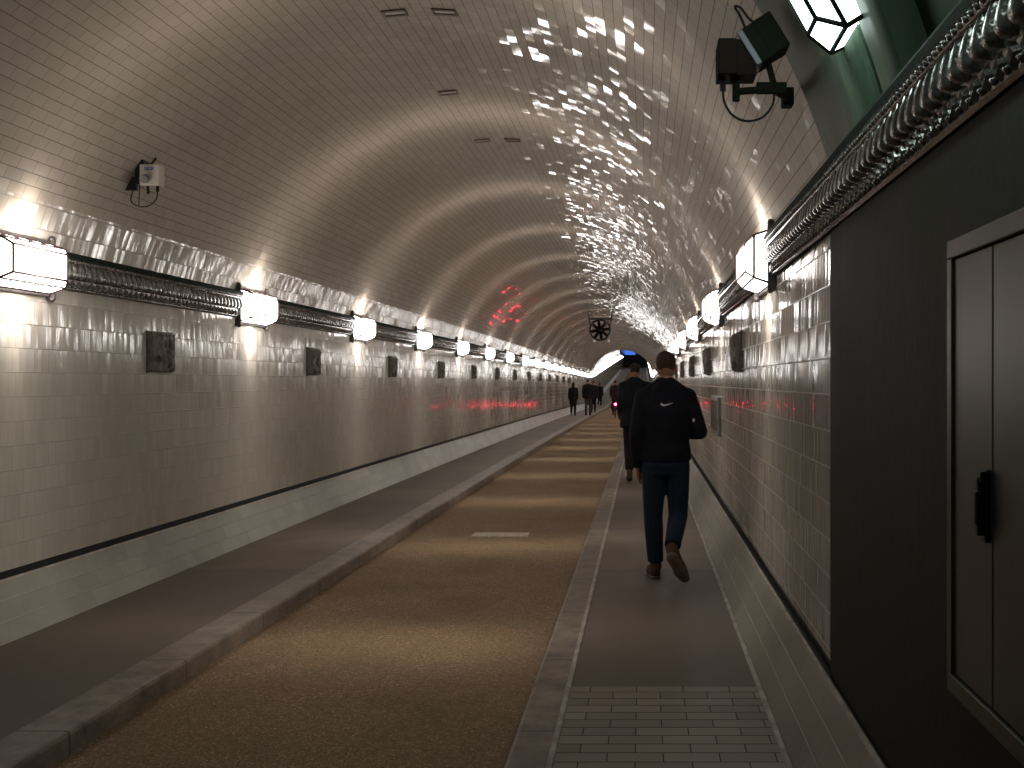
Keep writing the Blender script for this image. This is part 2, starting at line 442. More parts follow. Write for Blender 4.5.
# ------------------------------------------------------------------ cornice
def cornice(name, sg, y0, y1, detail_to=34.0):
    """swags of gadroons over a band of leaves, with a plain fillet on top"""
    bm = bmesh.new()
    X = lambda p: CX + sg * (HW - p * 0.62)
    base = [(0.0, 2.165), (0.035, 2.165), (0.05, 2.175), (0.055, 2.238), (0.052, 2.243), (0.05, 2.25), (0.052, 2.26), (0.058, 2.33), (0.095, 2.345),
            (0.105, 2.355), (0.10, 2.368), (0.115, 2.372), (0.122, 2.395), (0.108, 2.412), (0.07, 2.42), (0.0, 2.425)]
    ys = stations(y0, y1)
    rows = [[bm.verts.new((X(p), y, z + zf(y))) for p, z in base] for y in ys]
    for i in range(len(ys) - 1):
        for j in range(len(base) - 1):
            q = (rows[i][j], rows[i][j + 1], rows[i + 1][j + 1], rows[i + 1][j])
            f = bm.faces.new(q if sg < 0 else q[::-1])
            f.material_index = 1 if j >= 11 or j < 1 else 0
    bm.faces.new(rows[0]); bm.faces.new(rows[-1])
    # one gadroon: a curved drop, leaning
    sec = [(0.0, 0.070, 2.348, 0.010), (0.10, 0.092, 2.342, 0.020), (0.35, 0.104, 2.318, 0.027), (0.62, 0.112, 2.288, 0.031), (0.86, 0.116, 2.262, 0.031), (0.95, 0.100, 2.248, 0.026), (1.0, 0.066, 2.242, 0.018)]
    step = 0.078; n = int((min(y1, detail_to) - y0) / step)
    for k in range(n):
        yc = y0 + (k + 0.5) * step; dz = zf(yc)
        rings = []
        for t, p, z, wd in sec:
            off = 0.016 * math.sin(t * math.pi) - 0.012 + 0.016 * t
            ring = []
            for (a, b) in ((-1, -0.055), (-0.8, -0.018), (-0.35, 0.0), (0.35, -0.004), (0.8, -0.022), (1, -0.055)):
                ring.append(bm.verts.new((X(p + b * 0.55), yc + a * wd + off, z + dz)))
            rings.append(ring)
        for r0, r1 in zip(rings, rings[1:]):
            for a in range(5):
                f = bm.faces.new((r0[a], r0[a + 1], r1[a + 1], r1[a])); f.smooth = True
        bm.faces.new(rings[-1])
        # leaf: a crossed lozenge with a raised middle
        yl = yc + step / 2 * (k % 2) * 0.0
        pts = [(0.054, 0, 2.238), (0.054, 0.036, 2.206), (0.054, 0, 2.174), (0.054, -0.036, 2.206)]
        vs = [bm.verts.new((X(p), yl + y, z + dz)) for p, y, z in pts]
        inn = [bm.verts.new((X(0.074), yl + y * 0.55, 2.206 + (z - 2.206) * 0.55 + dz)) for p, y, z in pts]
        mid = bm.verts.new((X(0.060), yl, 2.206 + dz))
        for a in range(4):
            bm.faces.new((vs[a], vs[(a + 1) % 4], inn[(a + 1) % 4], inn[a])); bm.faces.new((inn[a], inn[(a + 1) % 4], mid))
        # bead between the fillets
        for hh in (0, 1):
            bead(bm, (X(0.104), yc + (hh - 0.5) * step / 2, 2.357 + dz), 0.011)
        bead(bm, (X(0.056), yc + step / 2, 2.190 + dz), 0.013)
    return struct(obj(name, bm, [M['cornice'], M['cornice_band']]))
cornice('trim_1', -1, RING, 110)
cornice('trim_2', 1, 1.2, 110)

# ------------------------------------------------------------------ wall lamps
def beam_light(name, parent, loc, power, col=LAMP_COL, sigma=0.17, base=BASE, radius=0.11):
    L = bpy.data.lights.new(name, 'POINT'); L.energy = power; L.shadow_soft_size = radius; L.color = col
    L.use_nodes = True; t = L.node_tree; n = t.nodes; em = n['Emission']
    tc = n.new('ShaderNodeTexCoord'); sp = n.new('ShaderNodeSeparateXYZ'); t.links.new(tc.outputs['Normal'], sp.inputs[0])
    def mt(op, a, b):
        x = n.new('ShaderNodeMath'); x.operation = op
        for s, v in ((x.inputs[0], a), (x.inputs[1], b)):
            if isinstance(v, bpy.types.NodeSocket): t.links.new(v, s)
            else: s.default_value = v
        return x.outputs[0]
    q = mt('DIVIDE', sp.outputs[1], sigma)
    g = mt('EXPONENT', mt('MULTIPLY', mt('MULTIPLY', q, q), -1.0), 0.0)
    ax = mt('ADD', mt('MINIMUM', mt('POWER', mt('ABSOLUTE', sp.outputs[0], 0.0), 3.0), 0.36), 0.004)
    t.links.new(mt('MULTIPLY', mt('ADD', g, base), ax), em.inputs['Strength'])
    o = link(bpy.data.objects.new(name, L)); o.parent = parent; o.location = loc
    return o

def lamp_geometry(HL=0.34, FL=0.28, zb=0.16, zm=0.125, zt=0.085, pb=0.02, pm=0.125, pf=0.17, panes=5):
    """glass lantern, X = out of the wall, Y = along it. returns glass and frame bmeshes"""
    P = {}
    def rect(p, y, z): return [Vector((p, -y, -z)), Vector((p, y, -z)), Vector((p, y, z)), Vector((p, -y, z))]
    A, B, C = rect(pb, HL, zb), rect(pm, HL, zm), rect(pf, FL, zt)
    g = bmesh.new(); V = [[g.verts.new(v) for v in r] for r in (A, B, C)]
    for r0, r1 in ((V[0], V[1]), (V[1], V[2])):
        for k in range(4): g.faces.new((r0[k], r0[(k + 1) % 4], r1[(k + 1) % 4], r1[k]))
    g.faces.new(V[2])
    f = bmesh.new(); r = 0.0085
    for q in (A, B, C):
        for k in range(4): rod(f, q[k], q[(k + 1) % 4], r, seg=5)
    for k in range(4): rod(f, A[k], B[k], r, seg=5); rod(f, B[k], C[k], r, seg=5)
    for i in range(1, panes):
        y = -FL + 2 * FL * i / panes
        rod(f, (pf, y, -zt), (pf, y, zt), 0.0045, seg=4)
        for s in (-1, 1):
            yy = y * HL / FL
            rod(f, (pf, y, s * zt), (pm, yy, s * zm), 0.0045, seg=4); rod(f, (pm, yy, s * zm), (pb, yy, s * zb), 0.0045, seg=4)
    return g, f
LG = 'lamps along the left wall'; RG = 'lamps along the right wall'
ORD = ['nearest', 'second', 'third', 'fourth', 'fifth', 'sixth', 'seventh', 'eighth', 'ninth', 'tenth', 'eleventh', 'twelfth', 'thirteenth', 'fourteenth', 'fifteenth', 'sixteenth', 'seventeenth', 'eighteenth', 'nineteenth']
LY0, LP, LZ = 6.25, 3.77, 2.285
proto = thing('wall_lamp', '', 'lamp')
g, f = lamp_geometry()
obj('glass_panes', g, M['pane'], proto)
obj('frame', f, M['lamp_metal'], proto)
bm = bmesh.new()
box(bm, -0.04, 0.022, -0.365, 0.365, -0.185, 0.185, 0.006)
for s in (-1, 1):
    box(bm, -0.03, 0.048, s * 0.354 - 0.014, s * 0.354 + 0.014, -0.205, 0.205, 0.004)
    for zz_ in (-0.20, 0.20): ball(bm, (0.028, s * 0.354, zz_), 0.020, seg=8)
obj('back_plate', bm, M['lamp_plate'], proto)
beam_light('lamp_beam', proto, (0.29, 0, 0), BEAM)
lamps = []
nL = int((195 - LY0) / LP)
first = True
for side in (-1, 1):
    for i in range(nL):
        y = LY0 + LP * i
        o = proto if first else copy_tree(proto, None, skip_lights=(y > 75)); first = False
        o.location = (CX + side * (HW - 0.004), y, LZ + zf(y)); o.rotation_euler = (0, 0, 0 if side < 0 else math.pi)
        wn = 'left' if side < 0 else 'right'
        o['category'] = 'lamp'; o['group'] = LG if side < 0 else RG
        if i < 17:
            o['label'] = (('nearest' if i == 0 else ORD[i]) + ' glowing glass lantern on the %s wall, counting from the camera' % wn)
        else:
            o['label'] = 'tiny far lantern in the continuous bright line on the %s side beyond the dip' % wn

# the near lamp on the green ring, set upright on the curve of the vault
def ring_lamp(y, ang, label):
    rad = Vector((math.cos(ang), 0, math.sin(ang)))
    loc = Vector((CX, y, Z0)) + rad * (RI + 0.005)
    o = thing('ring_lamp', label, 'lamp', loc, 0, 'lamps on the green ring')
    # local X -> towards the centre, local Y -> round the vault, local Z -> along the tunnel
    Mx = Matrix((-rad, Vector((-math.sin(ang), 0, math.cos(ang))), Vector((0, -1, 0)))).transposed()
    g, f = lamp_geometry(0.30, 0.22, 0.15, 0.13, 0.075, 0.0, 0.075, 0.13, 2)
    g2, f2 = g, f
    for b in (g2, f2):
        for v in b.verts: v.co = Mx @ v.co
    obj('glass_panes', g2, M['pane_cool'], o); 
    fr = f2
    for s in (-1, 1):
        rod(fr, Mx @ Vector((0.0, -0.30, 0.0)) , Mx @ Vector((0.0, 0.30, 0.0)), 0.004)
    obj('frame', fr, M['olive'], o)
    b = bmesh.new(); vs = box(b, -0.02, 0.004, -0.32, 0.32, -0.17, 0.17, 0.004)
    for v in b.verts: v.co = Mx @ v.co
    obj('back_plate', b, M['olive'], o)
    L = bpy.data.lights.new('ring_lamp_light', 'POINT'); L.energy = 4.6; L.color = (0.80, 1.0, 0.93); L.shadow_soft_size = 0.08
    lo = link(bpy.data.objects.new('ring_lamp_light', L)); lo.parent = o; lo.location = -rad * 0.26
    return o
ring_lamp(3.28, math.radians(29.0), 'large cool white glass lamp on the green steel ring, top right of the picture')
ring_lamp(1.95, math.radians(27.0), 'lamp almost hidden above the moulding at the upper right corner')

# ------------------------------------------------------------------ bronze relief plaques
def plaque(seed, loc, rz, label, group):
    rnd = random.Random(seed)
    bm = bmesh.new(); W2, H2 = 0.205, 0.165; nx, nz = 30, 24
    blobs = [(rnd.uniform(-W2, W2) * 0.7, rnd.uniform(-H2, H2) * 0.7, rnd.uniform(0.03, 0.07), rnd.uniform(0.02, 0.045), rnd.uniform(0, 3.14)) for _ in range(14)]
    ridge = [(rnd.uniform(-W2, W2) * .6, rnd.uniform(-.6, .6), rnd.uniform(8, 16)) for _ in range(3)]
    def h(y, z):
        r = 0.03
        for by, bz, s, a, an in blobs:
            dy, dz = y - by, z - bz
            u = dy * math.cos(an) + dz * math.sin(an); v = -dy * math.sin(an) + dz * math.cos(an)
            r += a * math.exp(-(u * u / (s * s * 2.2) + v * v / (s * s * 0.35)))
        for c, s, fq in ridge: r += 0.006 * max(0, math.cos((y - c - s * z) * fq * 6) - 0.6)
        e = max(abs(y) / W2, abs(z) / H2)
        r = 0.022 + 0.035 * math.tanh((r - 0.03) / 0.03) + 0.016 * max(0.0, math.cos((y + 0.6 * z + 0.05 * math.sin(z * 30 + seed)) * 75)) * (1 if abs(y) < 0.15 else 0)
        if e > 0.9: r = 0.042 if e < 0.99 else 0.0
        return r
    rows = [[bm.verts.new((h(-W2 + 2 * W2 * i / nx, -H2 + 2 * H2 * j / nz), -W2 + 2 * W2 * i / nx, -H2 + 2 * H2 * j / nz)) for i in range(nx + 1)] for j in range(nz + 1)]
    for j in range(nz):
        for i in range(nx):
            bm.faces.new((rows[j][i], rows[j][i + 1], rows[j + 1][i + 1], rows[j + 1][i])).smooth = True
    box(bm, -0.01, 0.012, -W2 - 0.004, W2 + 0.004, -H2 - 0.004, H2 + 0.004)
    o = obj('relief_plaque', bm, M['bronze']); o.location = loc; o.rotation_euler = (0, 0, rz)
    tag(o, label, 'plaque', group); return o
for side in (-1, 1):
    for i in range(13):
        y = 8.13 + LP * i; wn = 'left' if side < 0 else 'right'
        plaque(i * 2 + (side > 0), (CX + side * HW, y, 1.78 + zf(y)), 0 if side < 0 else math.pi,
               ('nearest' if i == 0 else ORD[i]) + ' dark bronze relief plaque on the %s tiled wall, counting from the camera' % wn, 'reliefs on the %s wall' % wn)

# ------------------------------------------------------------------ wall box on the right, drain plate, ceiling slots
t = thing('wall_box', 'small pale framed box with dark front on the right tiled wall beside the walking man', 'box', (XR, 10.6, 1.19 + zf(10.6)))
bm = bmesh.new(); box(bm, -0.035, 0.0, -0.52, 0.52, -0.20, 0.20, 0.01); obj('housing', bm, M['steel'], t)
bm = bmesh.new(); box(bm, -0.039, -0.03, -0.44, 0.44, -0.155, 0.155, 0.003); obj('front_panel', bm, M['black'], t)

bm = bmesh.new(); zr = ROAD + zf(10.75)
box(bm, -0.30, 0.30, -0.14, 0.14, -0.02, 0.006, 0.002)
for k in range(9):
    x = -0.27 + k * 0.0675; box(bm, x - 0.022, x + 0.022, -0.12, 0.12, 0.006, 0.010)
o = obj('drain_plate', bm, simple('pale_worn_plate', (0.42, 0.36, 0.28), 0.5, var=0.3, scale=12)); o.location = (-1.53, 10.75, zr)
tag(o, 'pale rectangular plate set flush in the brown carriageway', 'cover')

def slot(x, y, label, wd=0.17, ln=0.12):
    s_ = (x - CX) / R; z = Z0 + R * math.sqrt(1 - s_ * s_); ang = -math.asin(s_)
    t = bmesh.new()
    for a in ((-wd / 2, -wd / 2 + .012, -ln / 2, ln / 2), (wd / 2 - .012, wd / 2, -ln / 2, ln / 2), (-wd / 2, wd / 2, -ln / 2, -ln / 2 + .03), (-wd / 2, wd / 2, ln / 2 - .03, ln / 2)):
        box(t, a[0], a[1], a[2], a[3], -0.012, 0.004)
    box(t, -wd / 2 + .012, wd / 2 - .012, -ln / 2 + .03, ln / 2 - .03, -0.004, 0.004, mi=1)
    o = obj('ceiling_hatch', t, [M['bronze'], M['white_box']]); o.location = (x, y, z + zf(y)); o.rotation_euler = (0, -ang, 0)
    tag(o, label, 'hatch', 'small hatches at the crown of the vault'); return o
slot(-1.80, 7.25, 'small framed hatch near the crown, left of the front pair')
slot(-1.44, 7.25, 'small framed hatch near the crown, right of the front pair')
slot(-1.80, 9.25, 'small dark framed hatch alone behind the front pair')
slot(-1.78, 11.1, 'small dark framed hatch deeper in the vault, left of two')
slot(-1.45, 11.1, 'small dark framed hatch deeper in the vault, right of two')

# ------------------------------------------------------------------ jet fan
fy = 36.6
t = thing('jet_fan', 'round black bladed jet fan hanging under the crown of the vault', 'fan', (CX, fy, 3.49 + zf(fy)))
def ringtube(bm, r0, r1, y0, y1, n=40):
    L = [[bm.verts.new((r * math.cos(2 * math.pi * k / n), y, r * math.sin(2 * math.pi * k / n))) for r, y in ((r0, y0), (r1, y0), (r1, y1), (r0, y1))] for k in range(n)]
    for k in range(n):
        a, b = L[k], L[(k + 1) % n]
        for q in range(4): bm.faces.new((a[q], b[q], b[(q + 1) % 4], a[(q + 1) % 4])).smooth = True
bm = bmesh.new(); ringtube(bm, 0.335, 0.40, 0, 0.12); ringtube(bm, 0.35, 0.385, 0.12, 0.7); obj('casing', bm, M['black'], t)
bm = bmesh.new(); ringtube(bm, 0.338, 0.349, 0.125, 0.72); obj('liner', bm, M['white_box'], t)
bm = bmesh.new(); rod(bm, (0, 0.1, 0), (0, 0.6, 0), 0.13, seg=24); rod(bm, (0, 0.02, 0), (0, 0.1, 0), 0.05, 0.13, seg=24); obj('hub', bm, M['black'], t)
for k in range(8):
    bm = bmesh.new(); a = 2 * math.pi * k / 8 + 0.15
    c = [(0.11, -0.055, 0.06), (0.11, 0.055, 0.14), (0.345, 0.055, 0.12), (0.345, -0.055, 0.08)]
    lo = [bm.verts.new((r * math.cos(a) - s * math.sin(a), y, r * math.sin(a) + s * math.cos(a))) for r, s, y in c]
    hi = [bm.verts.new((r * math.cos(a) - s * math.sin(a), y + 0.012, r * math.sin(a) + s * math.cos(a))) for r, s, y in c]
    bm.faces.new(lo); bm.faces.new(hi[::-1])
    for q in range(4): bm.faces.new((lo[q], hi[q], hi[(q + 1) % 4], lo[(q + 1) % 4]))
    obj('blade', bm, M['black'], t)
bm = bmesh.new()
for s in (-1, 1):
    for y in (0.15, 0.6): rod(bm, (s * 0.36, y, 0.12), (s * 0.45, y, 0.72 - 0.035), 0.02)
    box(bm, s * 0.44 - 0.03, s * 0.44 + 0.03, 0.1, 0.7, 0.64, 0.69)
box(bm, -0.45, 0.45, 0.16, 0.24, 0.40, 0.46); box(bm, -0.45, 0.45, 0.56, 0.64, 0.40, 0.46)
obj('mounting_frame', bm, M['bronze'], t)
for s in (-1, 1):
    bm = bmesh.new(); ball(bm, (0.05 + s * 0.26, 0.05, -0.40), 0.05, seg=12); rod(bm, (0.05 + s * 0.26, 0.05, -0.36), (0.05 + s * 0.26, 0.05, -0.30), 0.02); obj('small_lamp', bm, M['white_box'], t)

# ------------------------------------------------------------------ cabinet in the green wall
t = thing('electrical_cabinet', 'grey metal cabinet with black handle set in the dark green wall on the right', 'cabinet', (XR - 0.008, 1.95, 0.79))
CY0, CY1 = -0.62, 0.51
def yz(bm, y0, y1, z0, z1, x0, x1, bv=0.003): box(bm, x0, x1, y0, y1, z0, z1, bv)
bm = bmesh.new()
yz(bm, CY0, CY1, 0.0, 0.045, -0.03, 0.01); yz(bm, CY0, CY1, 1.055, 1.10, -0.03, 0.01)
yz(bm, CY1 - 0.035, CY1, 0.045, 1.055, -0.03, 0.01); yz(bm, CY0, CY0 + 0.035, 0.045, 1.055, -0.03, 0.01)
obj('frame', bm, M['cab'], t)
bm = bmesh.new(); yz(bm, 0.212, CY1 - 0.038, 0.048, 1.052, -0.022, 0.0); dl = obj('door', bm, M['cab'], t)
bm = bmesh.new(); yz(bm, CY0 + 0.038, 0.206, 0.048, 1.052, -0.022, 0.0); obj('door', bm, M['cab'], t)
bm = bmesh.new()
box(bm, -0.034, -0.022, 0.222, 0.252, 0.405, 0.565, 0.004)
box(bm, -0.050, -0.030, 0.224, 0.244, 0.42, 0.55, 0.005); box(bm, -0.056, -0.034, 0.218, 0.236, 0.445, 0.52, 0.005); box(bm, -0.046, -0.026, 0.215, 0.24, 0.535, 0.562, 0.004)
obj('handle', bm, M['black'], dl)

# ------------------------------------------------------------------ sensor on the left vault
sx, sy, sz = -3.54, 7.2, 3.02
t = thing('wall_sensor', 'small pale box sensor with cable loop on the left side of the vault', 'sensor', (sx, sy, sz))
bm = bmesh.new(); box(bm, -0.072, 0.072, -0.03, 0.05, -0.075, 0.078, 0.008); obj('housing', bm, M['white_box'], t)
bm = bmesh.new()
box(bm, -0.12, -0.06, 0.0, 0.12, -0.06, 0.12, 0.006); rod(bm, (-0.10, 0.04, 0.02), (-0.24, 0.10, 0.06), 0.018); box(bm, -0.20, -0.12, 0.02, 0.05, -0.10, 0.0, 0.004)
rod(bm, (-0.03, 0.04, 0.078), (0.01, 0.05, 0.14), 0.008); rod(bm, (-0.12, 0.06, 0.1), (-0.16, 0.1, 0.17), 0.008)
obj('bracket', bm, M['black'], t)
bm = bmesh.new(); rod(bm, (-0.03, -0.03, -0.025), (-0.02, -0.075, -0.035), 0.032, 0.028, 16); obj('lens', bm, M['steel'], t)
bm = bmesh.new(); rod(bm, (0.045, 0.0, -0.075), (0.045, 0.0, -0.115), 0.012); rod(bm, (-0.025, 0.0, -0.075), (-0.022, 0.0, -0.13), 0.010)
tube(bm, spline([(0.045, 0, -0.11), (0.035, 0, -0.17), (-0.02, 0, -0.215), (-0.09, 0.01, -0.22), (-0.155, 0.02, -0.18), (-0.16, 0.05, -0.10), (-0.15, 0.08, -0.03)], 6), 0.0045, 6)
rod(bm, (-0.10, 0.03, -0.04), (-0.10, 0.02, -0.21), 0.0035)
obj('cable', bm, M['black'], t)
def letters(name, txt, size, loc, rot, mat, parent, depth=0.0008):
    c = bpy.data.curves.new(name, 'FONT'); c.body = txt; c.size = size; c.align_x = 'CENTER'; c.align_y = 'CENTER'; c.extrude = depth; c.offset = size * 0.03
    tmp = link(bpy.data.objects.new(name + '_c', c))
    dg = bpy.context.evaluated_depsgraph_get(); me = bpy.data.meshes.new_from_object(tmp.evaluated_get(dg))
    bpy.data.objects.remove(tmp); bpy.data.curves.remove(c)
    me.materials.clear(); me.materials.append(mat); me.name = name
    o = link(bpy.data.objects.new(name, me)); o.parent = parent; o.location = loc; o.rotation_euler = rot
    return o
letters('lettering', 'SICK', 0.034, (0.0, -0.0312, 0.045), (math.pi / 2, 0, 0), M['blue_ink'], t)

# ------------------------------------------------------------------ camera station on the right vault
t = thing('surveillance_unit', 'dark pair of camera boxes on a bracket with a looping cable, upper right vault', 'camera', (0.363, 3.95, 2.805))
t.scale = (0.93, 0.93, 0.93)
bm = bmesh.new(); box(bm, -0.078, 0.0, -0.10, 0.06, -0.078, 0.070, 0.004); box(bm, 0.0, 0.085, -0.07, 0.06, -0.075, 0.075, 0.004); obj('camera_housing', bm, M['brown_box'], t)
Rm = Matrix.Translation((0.125, 0.0, 0.095)) @ Matrix.Rotation(math.radians(26), 4, 'Y')
Rm = Matrix.Translation((0.125, 0.0, 0.085)) @ Matrix.Rotation(math.radians(-32), 4, 'Y')
bm = bmesh.new(); box(bm, -0.10, -0.072, -0.085, 0.07, -0.085, 0.08, 0.004, M=Rm); obj('floodlight_front', bm, M['grey_plastic'], t)
bm = bmesh.new(); box(bm, -0.072, -0.02, -0.08, 0.07, -0.085, 0.08, 0.003, M=Rm); box(bm, -0.02, 0.07, -0.075, 0.07, -0.08, 0.085, 0.006, M=Rm); obj('floodlight_body', bm, M['olive'], t)
bm = bmesh.new()
rod(bm, (0.005, 0, -0.075), (0.005, 0, -0.165), 0.016); rod(bm, (0.005, 0, -0.125), (0.13, 0.0, -0.115), 0.016); 
box(bm, 0.09, 0.22, -0.012, 0.012, -0.135, -0.085, 0.006); rod(bm, (0.16, 0, -0.11), (0.27, 0.28, -0.07), 0.020, 0.024)
box(bm, 0.24, 0.29, 0.25, 0.33, -0.11, -0.03, 0.006)
rod(bm, (0.14, 0, 0.0), (0.17, 0, -0.11), 0.014)
obj('bracket', bm, M['olive'], t)
bm = bmesh.new()
rod(bm, (-0.052, 0, -0.075), (-0.050, 0, -0.125), 0.013)
tube(bm, spline([(-0.050, 0, -0.12), (-0.045, 0, -0.17), (-0.01, 0, -0.225), (0.05, 0, -0.25), (0.115, 0, -0.235), (0.16, 0, -0.18), (0.165, 0, -0.11), (0.15, 0, -0.05), (0.13, 0, -0.02)], 6), 0.0055, 6)
obj('cable', bm, M['black'], t)
bm = bmesh.new()
tube(bm, spline([(0.05, 0, 0.13), (0.02, 0, 0.20), (0.0, 0, 0.235), (0.025, 0.01, 0.235), (0.06, 0.01, 0.19), (0.10, 0.01, 0.16)], 6), 0.006, 6)
obj('cable', bm, M['black'], t)

# ------------------------------------------------------------------ people
def skin_mesh(name, bm, mat, parent, voxel, smooth=3, taper=None):
    """fuse overlapping solids into one continuous surface"""
    bmesh.ops.recalc_face_normals(bm, faces=bm.faces)
    me = bpy.data.meshes.new(name + '_t'); bm.to_mesh(me); bm.free()
    o = link(bpy.data.objects.new(name + '_t', me))
    r = o.modifiers.new('r', 'REMESH'); r.mode = 'VOXEL'; r.voxel_size = voxel
    s = o.modifiers.new('s', 'SMOOTH'); s.factor = 0.5; s.iterations = smooth
    dg = bpy.context.evaluated_depsgraph_get()
    m2 = bpy.data.meshes.new_from_object(o.evaluated_get(dg)); m2.name = name
    bpy.data.objects.remove(o); bpy.data.meshes.remove(me)
    m2.materials.clear(); m2.materials.append(mat)
    for p in m2.polygons: p.use_smooth = True
    q = link(bpy.data.objects.new(name, m2)); q.parent = parent
    return q

def loft(bm, secs, n=20):
    """secs: (cx, cy, cz, rx, ry)"""
    rings = [[bm.verts.new((cx + rx * math.cos(2 * math.pi * k / n), cy + ry * math.sin(2 * math.pi * k / n), cz)) for k in range(n)] for cx, cy, cz, rx, ry in secs]
    for a, b in zip(rings, rings[1:]):
        for k in range(n): bm.faces.new((a[k], a[(k + 1) % n], b[(k + 1) % n], b[k]))
    bm.faces.new(rings[0][::-1]); bm.faces.new(rings[-1])

def limb(bm, pts, seg=12):
    for (p, r), (q, s) in zip(pts, pts[1:]): rod(bm, p, q, r, s, seg)
    for p, r in pts: ball(bm, p, r * 0.995, seg=seg)

def hand(bm, wrist, d, side, palm_n, s=1.0, curl=0.5):
    """palm, four fingers of different length and a thumb from the side of the palm"""
    d = Vector(d).normalized(); n = Vector(palm_n); n = (n - d * n.dot(d)).normalized(); t = d.cross(n).normalized() * side
    w = Vector(wrist)
    for i, off in enumerate((-0.030, -0.010, 0.011, 0.031)):
        k = w + d * (0.088 * s) + t * off * s
        rod(bm, w + t * off * 0.55 * s, k, 0.013 * s, 0.011 * s, 8)
        L = (0.064, 0.078, 0.082, 0.072)[i] * s
        a = k + (d * math.cos(curl * 0.5) + n * math.sin(curl * 0.5)) * L * 0.45
        b = a + (d * math.cos(curl * 1.1) + n * math.sin(curl * 1.1)) * L * 0.32
        c = b + (d * math.cos(curl * 1.6) + n * math.sin(curl * 1.6)) * L * 0.26
        limb(bm, [(k, 0.0105 * s), (a, 0.0095 * s), (b, 0.0085 * s), (c, 0.007 * s)], 8)
    b0 = w + d * 0.028 * s + t * 0.030 * s
    b1 = b0 + (t * 0.8 + d * 0.75 + n * 0.3).normalized() * 0.038 * s
    b2 = b1 + (t * 0.35 + d * 0.9 + n * 0.4).normalized() * 0.032 * s
    limb(bm, [(b0, 0.013 * s), (b1, 0.011 * s), (b2, 0.008 * s)], 8)

def lerp(a, b, t): return Vector(a).lerp(Vector(b), t)

